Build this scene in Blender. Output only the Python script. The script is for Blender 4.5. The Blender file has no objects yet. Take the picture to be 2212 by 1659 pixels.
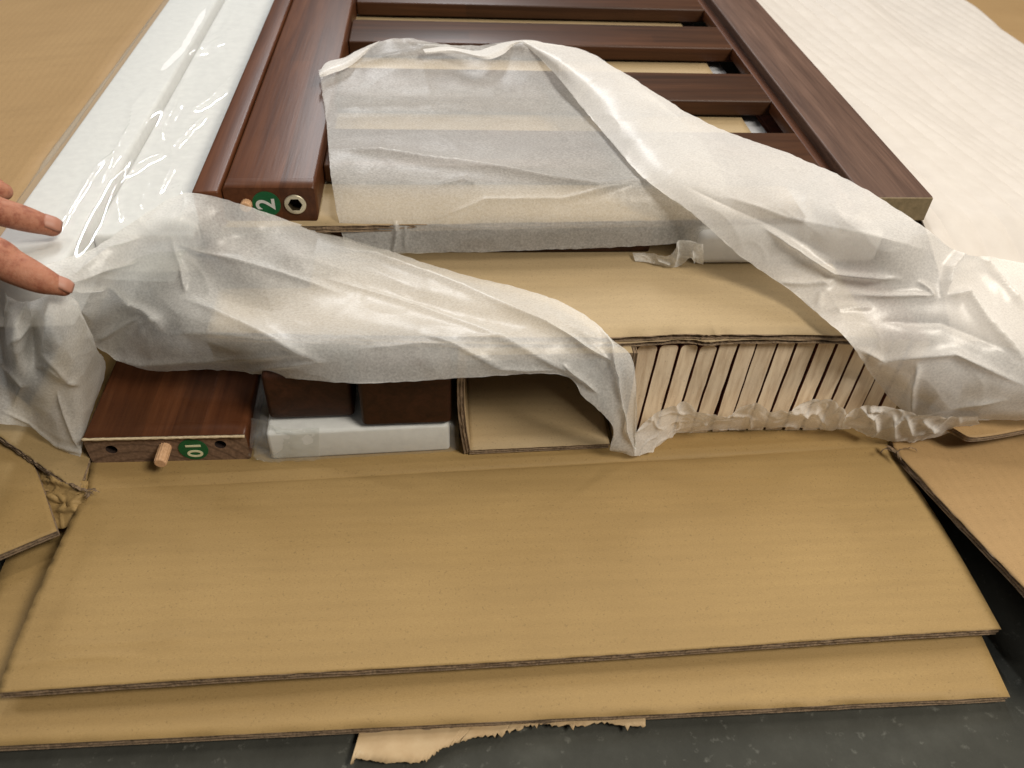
import bpy, bmesh, math, random
from mathutils import Vector, Matrix, noise
from mathutils.geometry import delaunay_2d_cdt
random.seed(7)
SC = bpy.context.scene
COL = SC.collection

# ------------------------------------------------------------------ camera
F, PITCH, ROLL, YAW = 1757.3, 0.739311, 0.0607708, 0.1150459     # lens in 2212-px units, angles in radians
CX, CY, PW = 1106.0, 829.5, 2212.0
CAM = Vector((0.225797, -0.370833, 0.4035))
_fw = Vector((math.sin(YAW)*math.cos(PITCH), math.cos(YAW)*math.cos(PITCH), -math.sin(PITCH)))
_r0 = Vector((math.cos(YAW), -math.sin(YAW), 0)); _u0 = _r0.cross(_fw)
RT = _r0*math.cos(ROLL) + _u0*math.sin(ROLL)
UP = RT.cross(_fw); FW = _fw
cd = bpy.data.cameras.new('camera'); co = bpy.data.objects.new('camera', cd); COL.objects.link(co)
cd.sensor_width = 36.0; cd.lens = F/PW*36.0; cd.clip_start = 0.01; cd.clip_end = 50
co.matrix_world = Matrix(((RT.x, UP.x, -FW.x, CAM.x), (RT.y, UP.y, -FW.y, CAM.y), (RT.z, UP.z, -FW.z, CAM.z), (0, 0, 0, 1)))
SC.camera = co
cd.dof.use_dof = True; cd.dof.focus_distance = 0.52; cd.dof.aperture_fstop = 11.0

# ------------------------------------------------------------------ light
w = bpy.data.worlds.new('World'); SC.world = w; w.use_nodes = True
w.node_tree.nodes['Background'].inputs[0].default_value = (1.0, 0.95, 0.88, 1)
w.node_tree.nodes['Background'].inputs[1].default_value = 0.09
def area(name, loc, target, sx, sy, power, col):
    l = bpy.data.lights.new(name, 'AREA'); l.shape = 'RECTANGLE'; l.size = sx; l.size_y = sy; l.energy = power; l.color = col
    o = bpy.data.objects.new(name, l); COL.objects.link(o); o.location = loc
    o.rotation_euler = (Vector(target)-Vector(loc)).to_track_quat('-Z', 'Y').to_euler()
    return o
area('unseen_tube_light', (0.13, 2.25, 2.25), (0.2, 0.0, 0), 0.07, 1.2, 46, (0.96, 0.98, 1.0))
area('unseen_tube_light', (1.5, 1.0, 2.5), (0.5, 0.2, 0), 0.08, 1.5, 20, (1.0, 0.90, 0.77))
area('unseen_tube_light', (-1.35, 0.7, 2.5), (0.0, 0.2, 0), 0.08, 1.5, 17, (1.0, 0.97, 0.93))  # added tube out of view, brightens the left side
area('added_front_fill', (1.35, -0.85, 1.75), (0.35, 0.05, 0), 0.7, 0.5, 40, (1.0, 0.92, 0.80))  # added fill lamp, unseen, front right; brightens slat ends and right of flap
SC.view_settings.view_transform = 'Standard'; SC.view_settings.look = 'None'
SC.view_settings.exposure = 0.10; SC.view_settings.gamma = 1.0; SC.view_settings.use_curve_mapping = False
SC.render.engine = 'CYCLES'
SC.cycles.transparent_max_bounces = 24; SC.cycles.max_bounces = 10
SC.cycles.caustics_reflective = False; SC.cycles.caustics_refractive = False
SC.cycles.use_denoising = True

# ------------------------------------------------------------------ geometry helpers
def ray(vx, vy): return RT*((vx-CX)/F) - UP*((vy-CY)/F) + FW
def onZ(vx, vy, z): d = ray(vx, vy); return CAM + d*((z-CAM.z)/d.z)
def onY(vx, vy, y): d = ray(vx, vy); return CAM + d*((y-CAM.y)/d.y)
def proj(p):
    d = p-CAM; t = d.dot(FW); return CX+F*d.dot(RT)/t, CY-F*d.dot(UP)/t

def link(name, me, mats, parent=None, smooth=True):
    o = bpy.data.objects.new(name, me); COL.objects.link(o)
    for m in (mats if isinstance(mats, (list, tuple)) else [mats]): me.materials.append(m)
    if smooth:
        for p in me.polygons: p.use_smooth = True
    if parent: o.parent = parent
    return o
def from_bm(name, bm, mats, parent=None, smooth=False):
    me = bpy.data.meshes.new(name); bm.normal_update(); bm.to_mesh(me); bm.free()
    return link(name, me, mats, parent, smooth)
def empty(name, loc=(0, 0, 0)):
    o = bpy.data.objects.new(name, None); COL.objects.link(o); o.location = loc; o.empty_display_size = 0.02; return o
def tag(o, label, cat=None, group=None, kind=None):
    o['label'] = label
    if cat: o['category'] = cat
    if group: o['group'] = group
    if kind or cat: o['kind'] = kind or 'thing'
    return o
def child(o, parent):
    bpy.context.view_layer.update()
    o.parent = parent; o.matrix_parent_inverse = Matrix.Translation(-Vector(parent.location)); return o

def box(name, x0, x1, y0, y1, z0, z1, mat, parent=None, bev=0.002, seg=3, rotz=0, pivot=None, warp=0.0):
    bm = bmesh.new(); bmesh.ops.create_cube(bm, size=1)
    for v in bm.verts:
        v.co = Vector((x0+(v.co.x+.5)*(x1-x0), y0+(v.co.y+.5)*(y1-y0), z0+(v.co.z+.5)*(z1-z0)))
    if bev > 0: bmesh.ops.bevel(bm, geom=bm.edges[:], offset=bev, segments=seg, affect='EDGES', profile=0.5)
    if warp:
        for v in bm.verts: v.co += noise.noise_vector(v.co*30)*warp
    if rotz:
        pv = Vector(pivot or ((x0+x1)/2, y0, 0)); bmesh.ops.rotate(bm, verts=bm.verts[:], cent=pv, matrix=Matrix.Rotation(rotz, 3, 'Z'))
    me = bpy.data.meshes.new(name); bm.normal_update(); bm.to_mesh(me); bm.free()
    o = link(name, me, mat, None, True)
    for p in me.polygons: p.use_smooth = True
    try: me.set_sharp_from_angle(angle=math.radians(38))
    except Exception: pass
    if parent: child(o, parent)
    return o

def cr(p0, p1, p2, p3, t):
    return 0.5*((2*p1)+(p2-p0)*t+(2*p0-5*p1+4*p2-p3)*t*t+(3*p1-p0-3*p2+p3)*t*t*t)
def spline(pts, n):
    out = []; m = len(pts)-1
    for i in range(n+1):
        s = i/n*m; k = min(int(s), m-1); t = s-k
        a = pts[k-1] if k > 0 else pts[0]*2-pts[1]; d = pts[k+2] if k+2 <= m else pts[m]*2-pts[m-1]
        out.append(cr(a, pts[k], pts[k+1], d, t))
    return out
def segdist(px, py, line):
    best = 1e9; bt = 0; n = len(line)-1
    for i in range(n):
        ax, ay = line[i]; bx, by = line[i+1]; dx, dy = bx-ax, by-ay
        t = max(0, min(1, ((px-ax)*dx+(py-ay)*dy)/(dx*dx+dy*dy+1e-9)))
        d = math.hypot(px-ax-dx*t, py-ay-dy*t)
        if d < best: best = d; bt = (i+t)/n
    return best, bt
def grid_points(cols, nu, nv):
    W = [[onZ(*p) if len(p) == 3 and not isinstance(p, Vector) else p for p in c] for c in cols]
    A = [spline(c, nv) for c in W]
    B = [spline([A[i][j] for i in range(len(A))], nu) for j in range(nv+1)]
    return [[B[j][i] for j in range(nv+1)] for i in range(nu+1)]
def grid_mesh(name, G):
    nu, nv = len(G)-1, len(G[0])-1
    vs = [p for c in G for p in c]; fs = []
    for i in range(nu):
        for j in range(nv):
            a = i*(nv+1)+j; fs.append((a, a+nv+1, a+nv+2, a+1))
    me = bpy.data.meshes.new(name); me.from_pydata([tuple(v) for v in vs], [], fs); me.update()
    return me
def crumple(G, creases=(), amp=0.0006, scale=60, ridge=0.0, rscale=22, seed=0, edge=0.0):
    """adds creases (drawn as polylines) and paper wrinkles along the local normal"""
    nu, nv = len(G)-1, len(G[0])-1
    N = [[None]*(nv+1) for _ in range(nu+1)]
    for i in range(nu+1):
        for j in range(nv+1):
            a = G[min(i+1, nu)][j]-G[max(i-1, 0)][j]; b = G[i][min(j+1, nv)]-G[i][max(j-1, 0)][j:j+1][0] if False else G[i][min(j+1, nv)]-G[i][max(j-1, 0)]
            n = a.cross(b)
            n = n.normalized() if n.length > 1e-12 else Vector((0, 0, 1))
            if n.dot(CAM-G[i][j]) < 0: n = -n
            N[i][j] = n
    boxes = []
    for (line, h, wd) in creases:
        xs = [p[0] for p in line]; ys = [p[1] for p in line]
        boxes.append((min(xs)-4*wd, max(xs)+4*wd, min(ys)-4*wd, max(ys)+4*wd))
    off = Vector((seed*3.1, seed*1.7, seed*.9))
    out = []
    for i in range(nu+1):
        c = []
        for j in range(nv+1):
            p = G[i][j]; h = 0.0
            if creases:
                x, y = proj(p)
                for (line, hh, wd), bb in zip(creases, boxes):
                    if bb[0] < x < bb[1] and bb[2] < y < bb[3]:
                        d, t = segdist(x, y, line)
                        if d < 4*wd:
                            e = math.exp(-d/(wd*.75))-0.005
                            fade = min(1, 5*t+.15, 5*(1-t)+.15)
                            h += hh*e*fade
            q = p+off
            h += amp*noise.noise(q*scale)+amp*.5*noise.noise(q*scale*2.3)
            if ridge:
                r = 1-abs(noise.noise(q*rscale))*2.2; h += ridge*max(0, r)**6
                r = 1-abs(noise.noise((q+Vector((5, 2, 1)))*rscale*1.9))*2.2; h += ridge*.6*max(0, r)**6
            pp = p+N[i][j]*h
            if edge and (i in (0, nu) or j in (0, nv)): pp = pp+noise.noise_vector(q*180)*edge+noise.noise_vector(q*50)*edge
            c.append(pp)
        out.append(c)
    return out

# ------------------------------------------------------------------ materials
def mat(name):
    m = bpy.data.materials.new(name); m.use_nodes = True; nt = m.node_tree
    b = nt.nodes['Principled BSDF']; return m, nt, b
def N(nt, t, **k):
    n = nt.nodes.new(t)
    for a, v in k.items():
        if a.startswith('i_'): n.inputs[a[2:].replace('_', ' ')].default_value = v
        else: setattr(n, a, v)
    return n
def ramp(nt, fac, stops):
    r = nt.nodes.new('ShaderNodeValToRGB'); e = r.color_ramp.elements
    e[0].position, e[0].color = stops[0][0], (*stops[0][1], 1); e[1].position, e[1].color = stops[-1][0], (*stops[-1][1], 1)
    for s in stops[1:-1]:
        k = e.new(s[0]); k.color = (*s[1], 1)
    nt.links.new(fac, r.inputs[0]); return r.outputs[0]
def coords(nt, scale=(1, 1, 1), rot=(0, 0, 0), kind='Object'):
    t = N(nt, 'ShaderNodeTexCoord'); m = N(nt, 'ShaderNodeMapping'); m.inputs['Scale'].default_value = scale; m.inputs['Rotation'].default_value = rot
    nt.links.new(t.outputs[kind], m.inputs[0]); return m.outputs[0]
def noise_n(nt, vec, scale, detail=4, rough=.55, dist=0):
    n = N(nt, 'ShaderNodeTexNoise'); n.inputs['Scale'].default_value = scale; n.inputs['Detail'].default_value = detail
    n.inputs['Roughness'].default_value = rough; n.inputs['Distortion'].default_value = dist
    nt.links.new(vec, n.inputs['Vector']); return n.outputs['Fac']
def mixc(nt, fac, a, b, mode='MIX'):
    m = N(nt, 'ShaderNodeMix', data_type='RGBA', blend_type=mode)
    for s, v in ((0, fac), (6, a), (7, b)):
        if hasattr(v, 'links') or hasattr(v, 'is_linked'): nt.links.new(v, m.inputs[s])
        else: m.inputs[s].default_value = v if s == 0 else (*v, 1)
    return m.outputs[2]
def bump(nt, b, h, strength, dist):
    n = N(nt, 'ShaderNodeBump'); n.inputs['Strength'].default_value = strength; n.inputs['Distance'].default_value = dist
    nt.links.new(h, n.inputs['Height']); nt.links.new(n.outputs[0], b.inputs['Normal'])

def kraft(name, c1, c2, flute_rot=0.0):
    m, nt, b = mat(name)
    v = coords(nt); big = noise_n(nt, v, 6, 3); col = ramp(nt, big, [(.3, c1), (.7, c2)])
    fib = noise_n(nt, coords(nt, (1, 2.4, 1)), 900, 3, .6)
    col = mixc(nt, ramp(nt, fib, [(.35, (.0, .0, .0)), (.75, (.55, .55, .55))]), col, tuple(x*.72 for x in c1))
    sp = noise_n(nt, v, 650, 2, .5); col = mixc(nt, ramp(nt, sp, [(.62, (0, 0, 0)), (.74, (.45, .45, .45))]), col, tuple(x*.45 for x in c1))
    sp2 = noise_n(nt, coords(nt, (1.3, .8, 1)), 520, 2, .5); col = mixc(nt, ramp(nt, sp2, [(.66, (0, 0, 0)), (.78, (.14, .14, .14))]), col, tuple(min(1, x*1.5) for x in c2))
    # corrugation showing faintly through the liner, and stains
    wv = N(nt, 'ShaderNodeTexWave', wave_type='BANDS', bands_direction='Y'); wv.inputs['Scale'].default_value = 42; wv.inputs['Distortion'].default_value = .6
    nt.links.new(coords(nt, (1, 1, 1), (0, 0, flute_rot)), wv.inputs[0])
    st = noise_n(nt, coords(nt, (.6, 3.5, 1), (0, 0, flute_rot)), 18, 4, .6)
    col = mixc(nt, ramp(nt, st, [(.48, (0, 0, 0)), (.72, (.32, .32, .32))]), col, tuple(x*.78 for x in c1))
    brk = noise_n(nt, coords(nt, (.25, 1, 1), (0, 0, flute_rot)), 30, 3); fl2 = N(nt, 'ShaderNodeMath', operation='MULTIPLY'); nt.links.new(wv.outputs['Fac'], fl2.inputs[0]); nt.links.new(brk, fl2.inputs[1])
    col = mixc(nt, ramp(nt, fl2.outputs[0], [(.1, (0, 0, 0)), (.6, (.17, .17, .17))]), col, tuple(x*.80 for x in c1))
    nt.links.new(col, b.inputs['Base Color']); b.inputs['Roughness'].default_value = .62; b.inputs['Specular IOR Level'].default_value = .28
    mx = N(nt, 'ShaderNodeMath', operation='MULTIPLY_ADD'); nt.links.new(wv.outputs['Fac'], mx.inputs[0]); mx.inputs[1].default_value = .5; nt.links.new(fib, mx.inputs[2])
    bump(nt, b, mx.outputs[0], .30, .0004)
    return m
M_KRAFT = kraft('kraft_board', (.318, .209, .082), (.362, .242, .097))
M_KRAFT_PALE = kraft('kraft_board_pale', (.40, .297, .165), (.435, .325, .182))
M_KRAFT_SIDE = kraft('kraft_board_side', (.355, .225, .10), (.40, .26, .12), 1.57)
M_KRAFT_DULL = kraft('kraft_board_dull', (.27, .19, .085), (.34, .235, .11))
m, nt, b = mat('flute_core'); M_FLUTE = m
f = noise_n(nt, coords(nt, (1, 1, .35)), 700, 3); nt.links.new(ramp(nt, f, [(.3, (.09, .062, .038)), (.7, (.26, .18, .11))]), b.inputs['Base Color']); b.inputs['Roughness'].default_value = .9
m, nt, b = mat('liner_edge'); M_LEDGE = m
f = noise_n(nt, coords(nt), 500, 3); nt.links.new(ramp(nt, f, [(.3, (.17, .12, .075)), (.7, (.30, .21, .13))]), b.inputs['Base Color']); b.inputs['Roughness'].default_value = .9

def wood(name, dark, mid, light, rot=0.0, gloss=.42, strips=None, rough_bump=.15, axis='Y', offs=0.0):
    """stained hardwood, grain along Y (or X)"""
    m, nt, b = mat(name)
    s = (1, .045, 1) if axis == 'Y' else (.045, 1, 1)
    v = coords(nt, s)
    add = N(nt, 'ShaderNodeVectorMath', operation='ADD'); add.inputs[1].default_value = (offs, offs*.7, offs*.3); nt.links.new(v, add.inputs[0]); v = add.outputs[0]
    g = noise_n(nt, v, 95, 6, .62, .7); col = ramp(nt, g, [(.30, dark), (.5, mid), (.70, light)])
    g2 = noise_n(nt, v, 420, 4, .6); col = mixc(nt, ramp(nt, g2, [(.45, (0, 0, 0)), (.75, (.45, .45, .45))]), col, tuple(x*.6 for x in dark))
    g3 = noise_n(nt, coords(nt, (1, .5, 1)), 11, 3); col = mixc(nt, ramp(nt, g3, [(.4, (0, 0, 0)), (.7, (.45, .45, .45))]), col, tuple(x*1.1 for x in dark))
    if strips:      # finger-jointed strips glued side by side
        br = N(nt, 'ShaderNodeTexBrick'); br.inputs['Scale'].default_value = 1; br.inputs['Mortar Size'].default_value = 0
        br.inputs['Brick Width'].default_value = strips[0]; br.inputs['Row Height'].default_value = strips[1]
        br.inputs['Color1'].default_value = (.82, .80, .78, 1); br.inputs['Color2'].default_value = (1.18, 1.10, 1.02, 1)
        nt.links.new(coords(nt, (1, 1, 1), (0, 0, 0 if axis == 'X' else math.pi/2)), br.inputs[0])
        col = mixc(nt, 1.0, col, br.outputs['Color'], 'MULTIPLY')
    nt.links.new(col, b.inputs['Base Color']); b.inputs['Roughness'].default_value = gloss; b.inputs['Specular IOR Level'].default_value = .25
    bump(nt, b, g2, rough_bump, .0005)
    return m
M_WOOD = wood('walnut_stained_wood', (.054, .018, .007), (.086, .031, .012), (.118, .046, .019), strips=(.6, .018))
M_WOOD_SLAT = wood('walnut_slat_wood', (.034, .014, .006), (.060, .025, .011), (.088, .039, .018), axis='X', strips=(.17, .019))
M_WOOD_STILE = wood('sheen_toned_stile_wood', (.058, .030, .020), (.115, .064, .044), (.165, .096, .068), gloss=.5, rough_bump=.5)  # grazing sheen put into the colour as a lighter, greyer brown
M_WOOD_DARK = wood('dark_walnut_wood', (.020, .007, .003), (.040, .014, .006), (.065, .022, .010), gloss=.55)
m, nt, b = mat('walnut_end_grain'); M_END = m
wv = N(nt, 'ShaderNodeTexWave', wave_type='RINGS', rings_direction='Y'); wv.inputs['Scale'].default_value = 46; wv.inputs['Distortion'].default_value = 2.5; wv.inputs['Detail'].default_value = 3
mp = N(nt, 'ShaderNodeMapping'); mp.inputs['Location'].default_value = (-.03, 0, .045); tc = N(nt, 'ShaderNodeTexCoord'); nt.links.new(tc.outputs['Object'], mp.inputs[0]); nt.links.new(mp.outputs[0], wv.inputs[0])
g = noise_n(nt, coords(nt), 420, 4); c = ramp(nt, g, [(.3, (.12, .07, .042)), (.7, (.25, .155, .098))])
c = mixc(nt, ramp(nt, wv.outputs['Fac'], [(.0, (.45, .45, .45)), (.25, (0, 0, 0))]), c, (.045, .022, .013)); nt.links.new(c, b.inputs['Base Color']); b.inputs['Roughness'].default_value = .75
def pine(i):
    m, nt, b = mat('pale_pine_%d' % i); v = coords(nt, (1, 1, .12))
    add = N(nt, 'ShaderNodeVectorMath', operation='ADD'); add.inputs[1].default_value = (i*.37, i*.2, i*.11); nt.links.new(v, add.inputs[0])
    g = noise_n(nt, add.outputs[0], 260, 5, .6); k = 1.40+.1*(i % 3)
    c = ramp(nt, g, [(.28, (.36*k, .27*k, .18*k)), (.55, (.51*k, .425*k, .315*k)), (.8, (.58*k, .49*k, .375*k))])
    s = noise_n(nt, coords(nt), 700, 2); c = mixc(nt, ramp(nt, s, [(.68, (0, 0, 0)), (.78, (.6, .6, .6))]), c, (.24, .16, .1))
    st = noise_n(nt, add.outputs[0], 60, 3); c = mixc(nt, ramp(nt, st, [(.5, (0, 0, 0)), (.8, (.45, .45, .45))]), c, (.33*k, .25*k, .18*k))
    nt.links.new(c, b.inputs['Base Color']); b.inputs['Roughness'].default_value = .8; bump(nt, b, s, .3, .0005); return m
M_PINE = [pine(i) for i in range(5)]
m, nt, b = mat('red_brown_stain'); M_STAIN = m
g = noise_n(nt, coords(nt), 300, 4); nt.links.new(ramp(nt, g, [(.3, (.06, .014, .008)), (.7, (.15, .04, .022))]), b.inputs['Base Color']); b.inputs['Roughness'].default_value = .7
def plain(name, c1, c2, scale, rough=.6, bs=.1, spec=.4):
    m, nt, b = mat(name); g = noise_n(nt, coords(nt), scale, 5, .6); nt.links.new(ramp(nt, g, [(.3, c1), (.7, c2)]), b.inputs['Base Color'])
    b.inputs['Roughness'].default_value = rough; b.inputs['Specular IOR Level'].default_value = spec
    if bs: bump(nt, b, g, bs, .0005)
    return m
M_DOWEL = plain('beech_dowel_wood', (.50, .29, .155), (.64, .40, .23), 600, .7)
M_RAW = plain('raw_wood_edge', (.52, .42, .27), (.64, .53, .36), 500, .8)
M_GREEN = plain('green_sticker', (.004, .085, .025), (.006, .11, .035), 300, .45, 0)
M_INK2 = plain('pale_grey_ink', (.58, .58, .55), (.66, .66, .62), 300, .5, 0)
M_INK10 = plain('cream_ink', (.66, .66, .42), (.74, .73, .50), 300, .5, 0)
m, nt, b = mat('nickel_brass'); M_METAL = m; b.inputs['Base Color'].default_value = (.72, .66, .50, 1); b.inputs['Metallic'].default_value = .85; b.inputs['Roughness'].default_value = .42
m, nt, b = mat('dark_socket'); M_SOCKET = m; b.inputs['Base Color'].default_value = (.06, .045, .025, 1); b.inputs['Roughness'].default_value = .4; b.inputs['Metallic'].default_value = .5
M_HOLE = plain('drilled_hole_wood', (.012, .006, .004), (.03, .014, .008), 200, .9, 0)
M_FOAM = plain('white_packing_foam', (.67, .67, .67), (.75, .75, .745), 160, .75, .25)
M_FOAM_PINK = plain('warm_white_foam_sheet', (.55, .505, .455), (.60, .555, .505), 60, .7, .25)
m, nt, b = mat('grey_concrete_floor'); M_FLOOR = m
g = noise_n(nt, coords(nt), 9, 8, .65); c = ramp(nt, g, [(.3, (.032, .032, .027)), (.55, (.052, .052, .044)), (.75, (.08, .08, .068))])
s = noise_n(nt, coords(nt), 160, 3, .6); c = mixc(nt, ramp(nt, s, [(.62, (0, 0, 0)), (.74, (.5, .5, .5))]), c, (.15, .15, .13))
vo = N(nt, 'ShaderNodeTexVoronoi', feature='DISTANCE_TO_EDGE'); vo.inputs['Scale'].default_value = 7; 
dn = N(nt, 'ShaderNodeTexNoise'); dn.inputs['Scale'].default_value = 9; nt.links.new(coords(nt), dn.inputs['Vector']); nt.links.new(dn.outputs['Color'], vo.inputs['Vector'])
nt.links.new(c, b.inputs['Base Color']); b.inputs['Roughness'].default_value = .85; b.inputs['Specular IOR Level'].default_value = .08; bump(nt, b, s, .4, .0012)
def tissue(name, tint, tr):
    m, nt, b = mat(name); nt.nodes.remove(b); out = nt.nodes['Material Output']
    fib = noise_n(nt, coords(nt, (1, 1.7, 1), (0, 0, .6)), 640, 4, .7); cloud = noise_n(nt, coords(nt), 55, 4, .6)
    a = N(nt, 'ShaderNodeMath', operation='MULTIPLY_ADD'); nt.links.new(fib, a.inputs[0]); a.inputs[1].default_value = 1.0; c2 = N(nt, 'ShaderNodeMath', operation='MULTIPLY'); nt.links.new(cloud, c2.inputs[0]); c2.inputs[1].default_value = .22; nt.links.new(c2.outputs[0], a.inputs[2])
    mr = N(nt, 'ShaderNodeMapRange'); mr.inputs[1].default_value = .45; mr.inputs[2].default_value = .78; mr.inputs[3].default_value = tr+.11; mr.inputs[4].default_value = max(.02, tr-.11)
    nt.links.new(a.outputs[0], mr.inputs[0])
    bp = N(nt, 'ShaderNodeBump'); bp.inputs['Strength'].default_value = .15; bp.inputs['Distance'].default_value = .0005; nt.links.new(fib, bp.inputs['Height'])
    d = N(nt, 'ShaderNodeBsdfDiffuse'); d.inputs[0].default_value = (*tint, 1); nt.links.new(bp.outputs[0], d.inputs['Normal'])
    tl = N(nt, 'ShaderNodeBsdfTranslucent'); tl.inputs[0].default_value = (*tint, 1)
    mx = N(nt, 'ShaderNodeMixShader'); mx.inputs[0].default_value = .38; nt.links.new(d.outputs[0], mx.inputs[1]); nt.links.new(tl.outputs[0], mx.inputs[2])
    gl = N(nt, 'ShaderNodeBsdfGlossy'); gl.inputs['Roughness'].default_value = .30; nt.links.new(bp.outputs[0], gl.inputs['Normal'])
    mg = N(nt, 'ShaderNodeMixShader'); mg.inputs[0].default_value = .035; nt.links.new(mx.outputs[0], mg.inputs[1]); nt.links.new(gl.outputs[0], mg.inputs[2])
    t = N(nt, 'ShaderNodeBsdfTransparent'); t.inputs[0].default_value = (.97, .97, .95, 1)
    mt = N(nt, 'ShaderNodeMixShader'); nt.links.new(mr.outputs[0], mt.inputs[0]); nt.links.new(mg.outputs[0], mt.inputs[1]); nt.links.new(t.outputs[0], mt.inputs[2])
    nt.links.new(mt.outputs[0], out.inputs[0]); return m
M_TISSUE = tissue('translucent_tissue', (.97, .97, .95), .38)
M_TISSUE_A = tissue('translucent_tissue_thin', (.97, .97, .95), .53)
M_TISSUE_W = tissue('translucent_tissue_dense', (.97, .95, .92), .19)
def film(name, haze, gloss):
    m, nt, b = mat(name); nt.nodes.remove(b); out = nt.nodes['Material Output']
    t = N(nt, 'ShaderNodeBsdfTransparent'); t.inputs[0].default_value = (.96, .97, .96, 1)
    d = N(nt, 'ShaderNodeBsdfDiffuse'); d.inputs[0].default_value = (.9, .9, .88, 1)
    g = N(nt, 'ShaderNodeBsdfGlossy'); g.inputs['Roughness'].default_value = .07
    lw = N(nt, 'ShaderNodeLayerWeight'); lw.inputs[0].default_value = .25
    a = N(nt, 'ShaderNodeMath', operation='MULTIPLY_ADD', use_clamp=True); pw = N(nt, 'ShaderNodeMath', operation='POWER'); nt.links.new(lw.outputs['Facing'], pw.inputs[0]); pw.inputs[1].default_value = 2.5; nt.links.new(pw.outputs[0], a.inputs[0]); a.inputs[1].default_value = .35; a.inputs[2].default_value = gloss
    m1 = N(nt, 'ShaderNodeMixShader'); m1.inputs[0].default_value = haze; nt.links.new(t.outputs[0], m1.inputs[1]); nt.links.new(d.outputs[0], m1.inputs[2])
    m2 = N(nt, 'ShaderNodeMixShader'); nt.links.new(a.outputs[0], m2.inputs[0]); nt.links.new(m1.outputs[0], m2.inputs[1]); nt.links.new(g.outputs[0], m2.inputs[2])
    nt.links.new(m2.outputs[0], out.inputs[0]); return m
M_FILM = film('clear_film', .08, .05)
M_FILM_W = film('milky_film', .12, .02)
m, nt, b = mat('skin'); M_SKIN = m
g = noise_n(nt, coords(nt), 140, 6, .68); c = ramp(nt, g, [(.36, (.25, .080, .045)), (.5, (.37, .155, .092)), (.7, (.43, .20, .125))])
nt.links.new(c, b.inputs['Base Color']); b.inputs['Roughness'].default_value = .62; b.inputs['Specular IOR Level'].default_value = .3; b.inputs['Subsurface Weight'].default_value = .12; b.inputs['Subsurface Radius'].default_value = (.006, .002, .001); b.inputs['Subsurface Scale'].default_value = .6
wr = noise_n(nt, coords(nt, (1.6, .6, 1), (0, 0, .5)), 420, 5, .7); bump(nt, b, wr, .45, .0009)
m, nt, b = mat('fingernail'); M_NAIL = m; b.inputs['Base Color'].default_value = (.40, .185, .125, 1); b.inputs['Roughness'].default_value = .5

# ------------------------------------------------------------------ corrugated board: liners proud of recessed flutes at the cut edges
def board(name, cols, thick=.005, mats=None, parent=None, nu=24, nv=16, amp=.0004, inset=.0005, layers=2, ragged=.0002, seed=0, creases=(), fn=None):
    G = crumple(grid_points(cols, nu, nv), creases, amp=amp, scale=9, seed=seed)
    nu, nv = len(G)-1, len(G[0])-1
    if fn: G = [[fn(p) for p in c] for c in G]
    bm = bmesh.new(); top = [[bm.verts.new(p) for p in c] for c in G]
    nrm = (G[nu][0]-G[0][0]).cross(G[0][nv]-G[0][0]).normalized()
    if nrm.z < 0: nrm = -nrm
    low = [[bm.verts.new(p-nrm*thick) for p in c] for c in G]
    for i in range(nu):
        for j in range(nv):
            bm.faces.new((top[i][j], top[i+1][j], top[i+1][j+1], top[i][j+1]))
            bm.faces.new((low[i][j], low[i][j+1], low[i+1][j+1], low[i+1][j]))
    per = [(i, 0) for i in range(nu)]+[(nu, j) for j in range(nv)]+[(i, nv) for i in range(nu, 0, -1)]+[(0, j) for j in range(nv, 0, -1)]
    lt = .0005; ch = (thick-lt*(layers+1))/layers
    prof = []; z = 0
    for k in range(layers):
        prof += [(z+lt, 0), (z+lt+.0001, 1), (z+lt+ch-.0001, 1), (z+lt+ch, 0)]; z += lt+ch
    rings = []
    for (i, j) in per:
        p = G[i][j]; ins = Vector()
        if i == 0: ins += (G[1][j]-p).normalized()
        if i == nu: ins += (G[nu-1][j]-p).normalized()
        if j == 0: ins += (G[i][1]-p).normalized()
        if j == nv: ins += (G[i][nv-1]-p).normalized()
        ins.normalize()
        r = [top[i][j]]
        for (d, s) in prof:
            q = p-nrm*d+ins*(s*inset*(.6+.8*random.random()))+ins*random.uniform(-ragged, ragged)
            r.append(bm.verts.new(q))
        r.append(low[i][j]); rings.append(r)
    n = len(rings)
    for k in range(n):
        a, c = rings[k], rings[(k+1) % n]
        for q in range(len(a)-1):
            f = bm.faces.new((a[q], c[q], c[q+1], a[q+1]))
            f.material_index = 1 if q % 4 in (1, 2, 3) else 2
            f.smooth = False
    for f in bm.faces:
        if f.material_index == 0: f.smooth = True
    bmesh.ops.recalc_face_normals(bm, faces=bm.faces[:])
    me = bpy.data.meshes.new(name); bm.to_mesh(me); bm.free()
    o = bpy.data.objects.new(name, me); COL.objects.link(o)
    for mm in (mats or M_KRAFT, M_FLUTE, M_LEDGE): me.materials.append(mm)
    if parent: child(o, parent)
    return o
V = Vector
def z7(pts): return [(x*.2315, 877.8+y*.2315) for x, y in pts]
def quad(a, b, c, d, n=2, m=2):
    """columns from a->d at the left to b->c at the right"""
    a, b, c, d = map(V, (a, b, c, d)); out = []
    for i in range(n):
        s = i/(n-1); p, q = a.lerp(b, s), d.lerp(c, s); out.append([p.lerp(q, j/(m-1)) for j in range(m)])
    return out

# ------------------------------------------------------------------ floor and carton
FZ = -.036
bm = bmesh.new(); bmesh.ops.create_grid(bm, x_segments=8, y_segments=8, size=3)
for v in bm.verts: v.co.z = FZ
fl = from_bm('floor', bm, M_FLOOR); tag(fl, 'dark grey concrete floor', None, None, 'structure')

carton = empty('opened_carton', (.27, .4, -.006))
tag(carton, 'large brown corrugated carton slit open flat, its flaps spread on the floor', 'carton')
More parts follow.
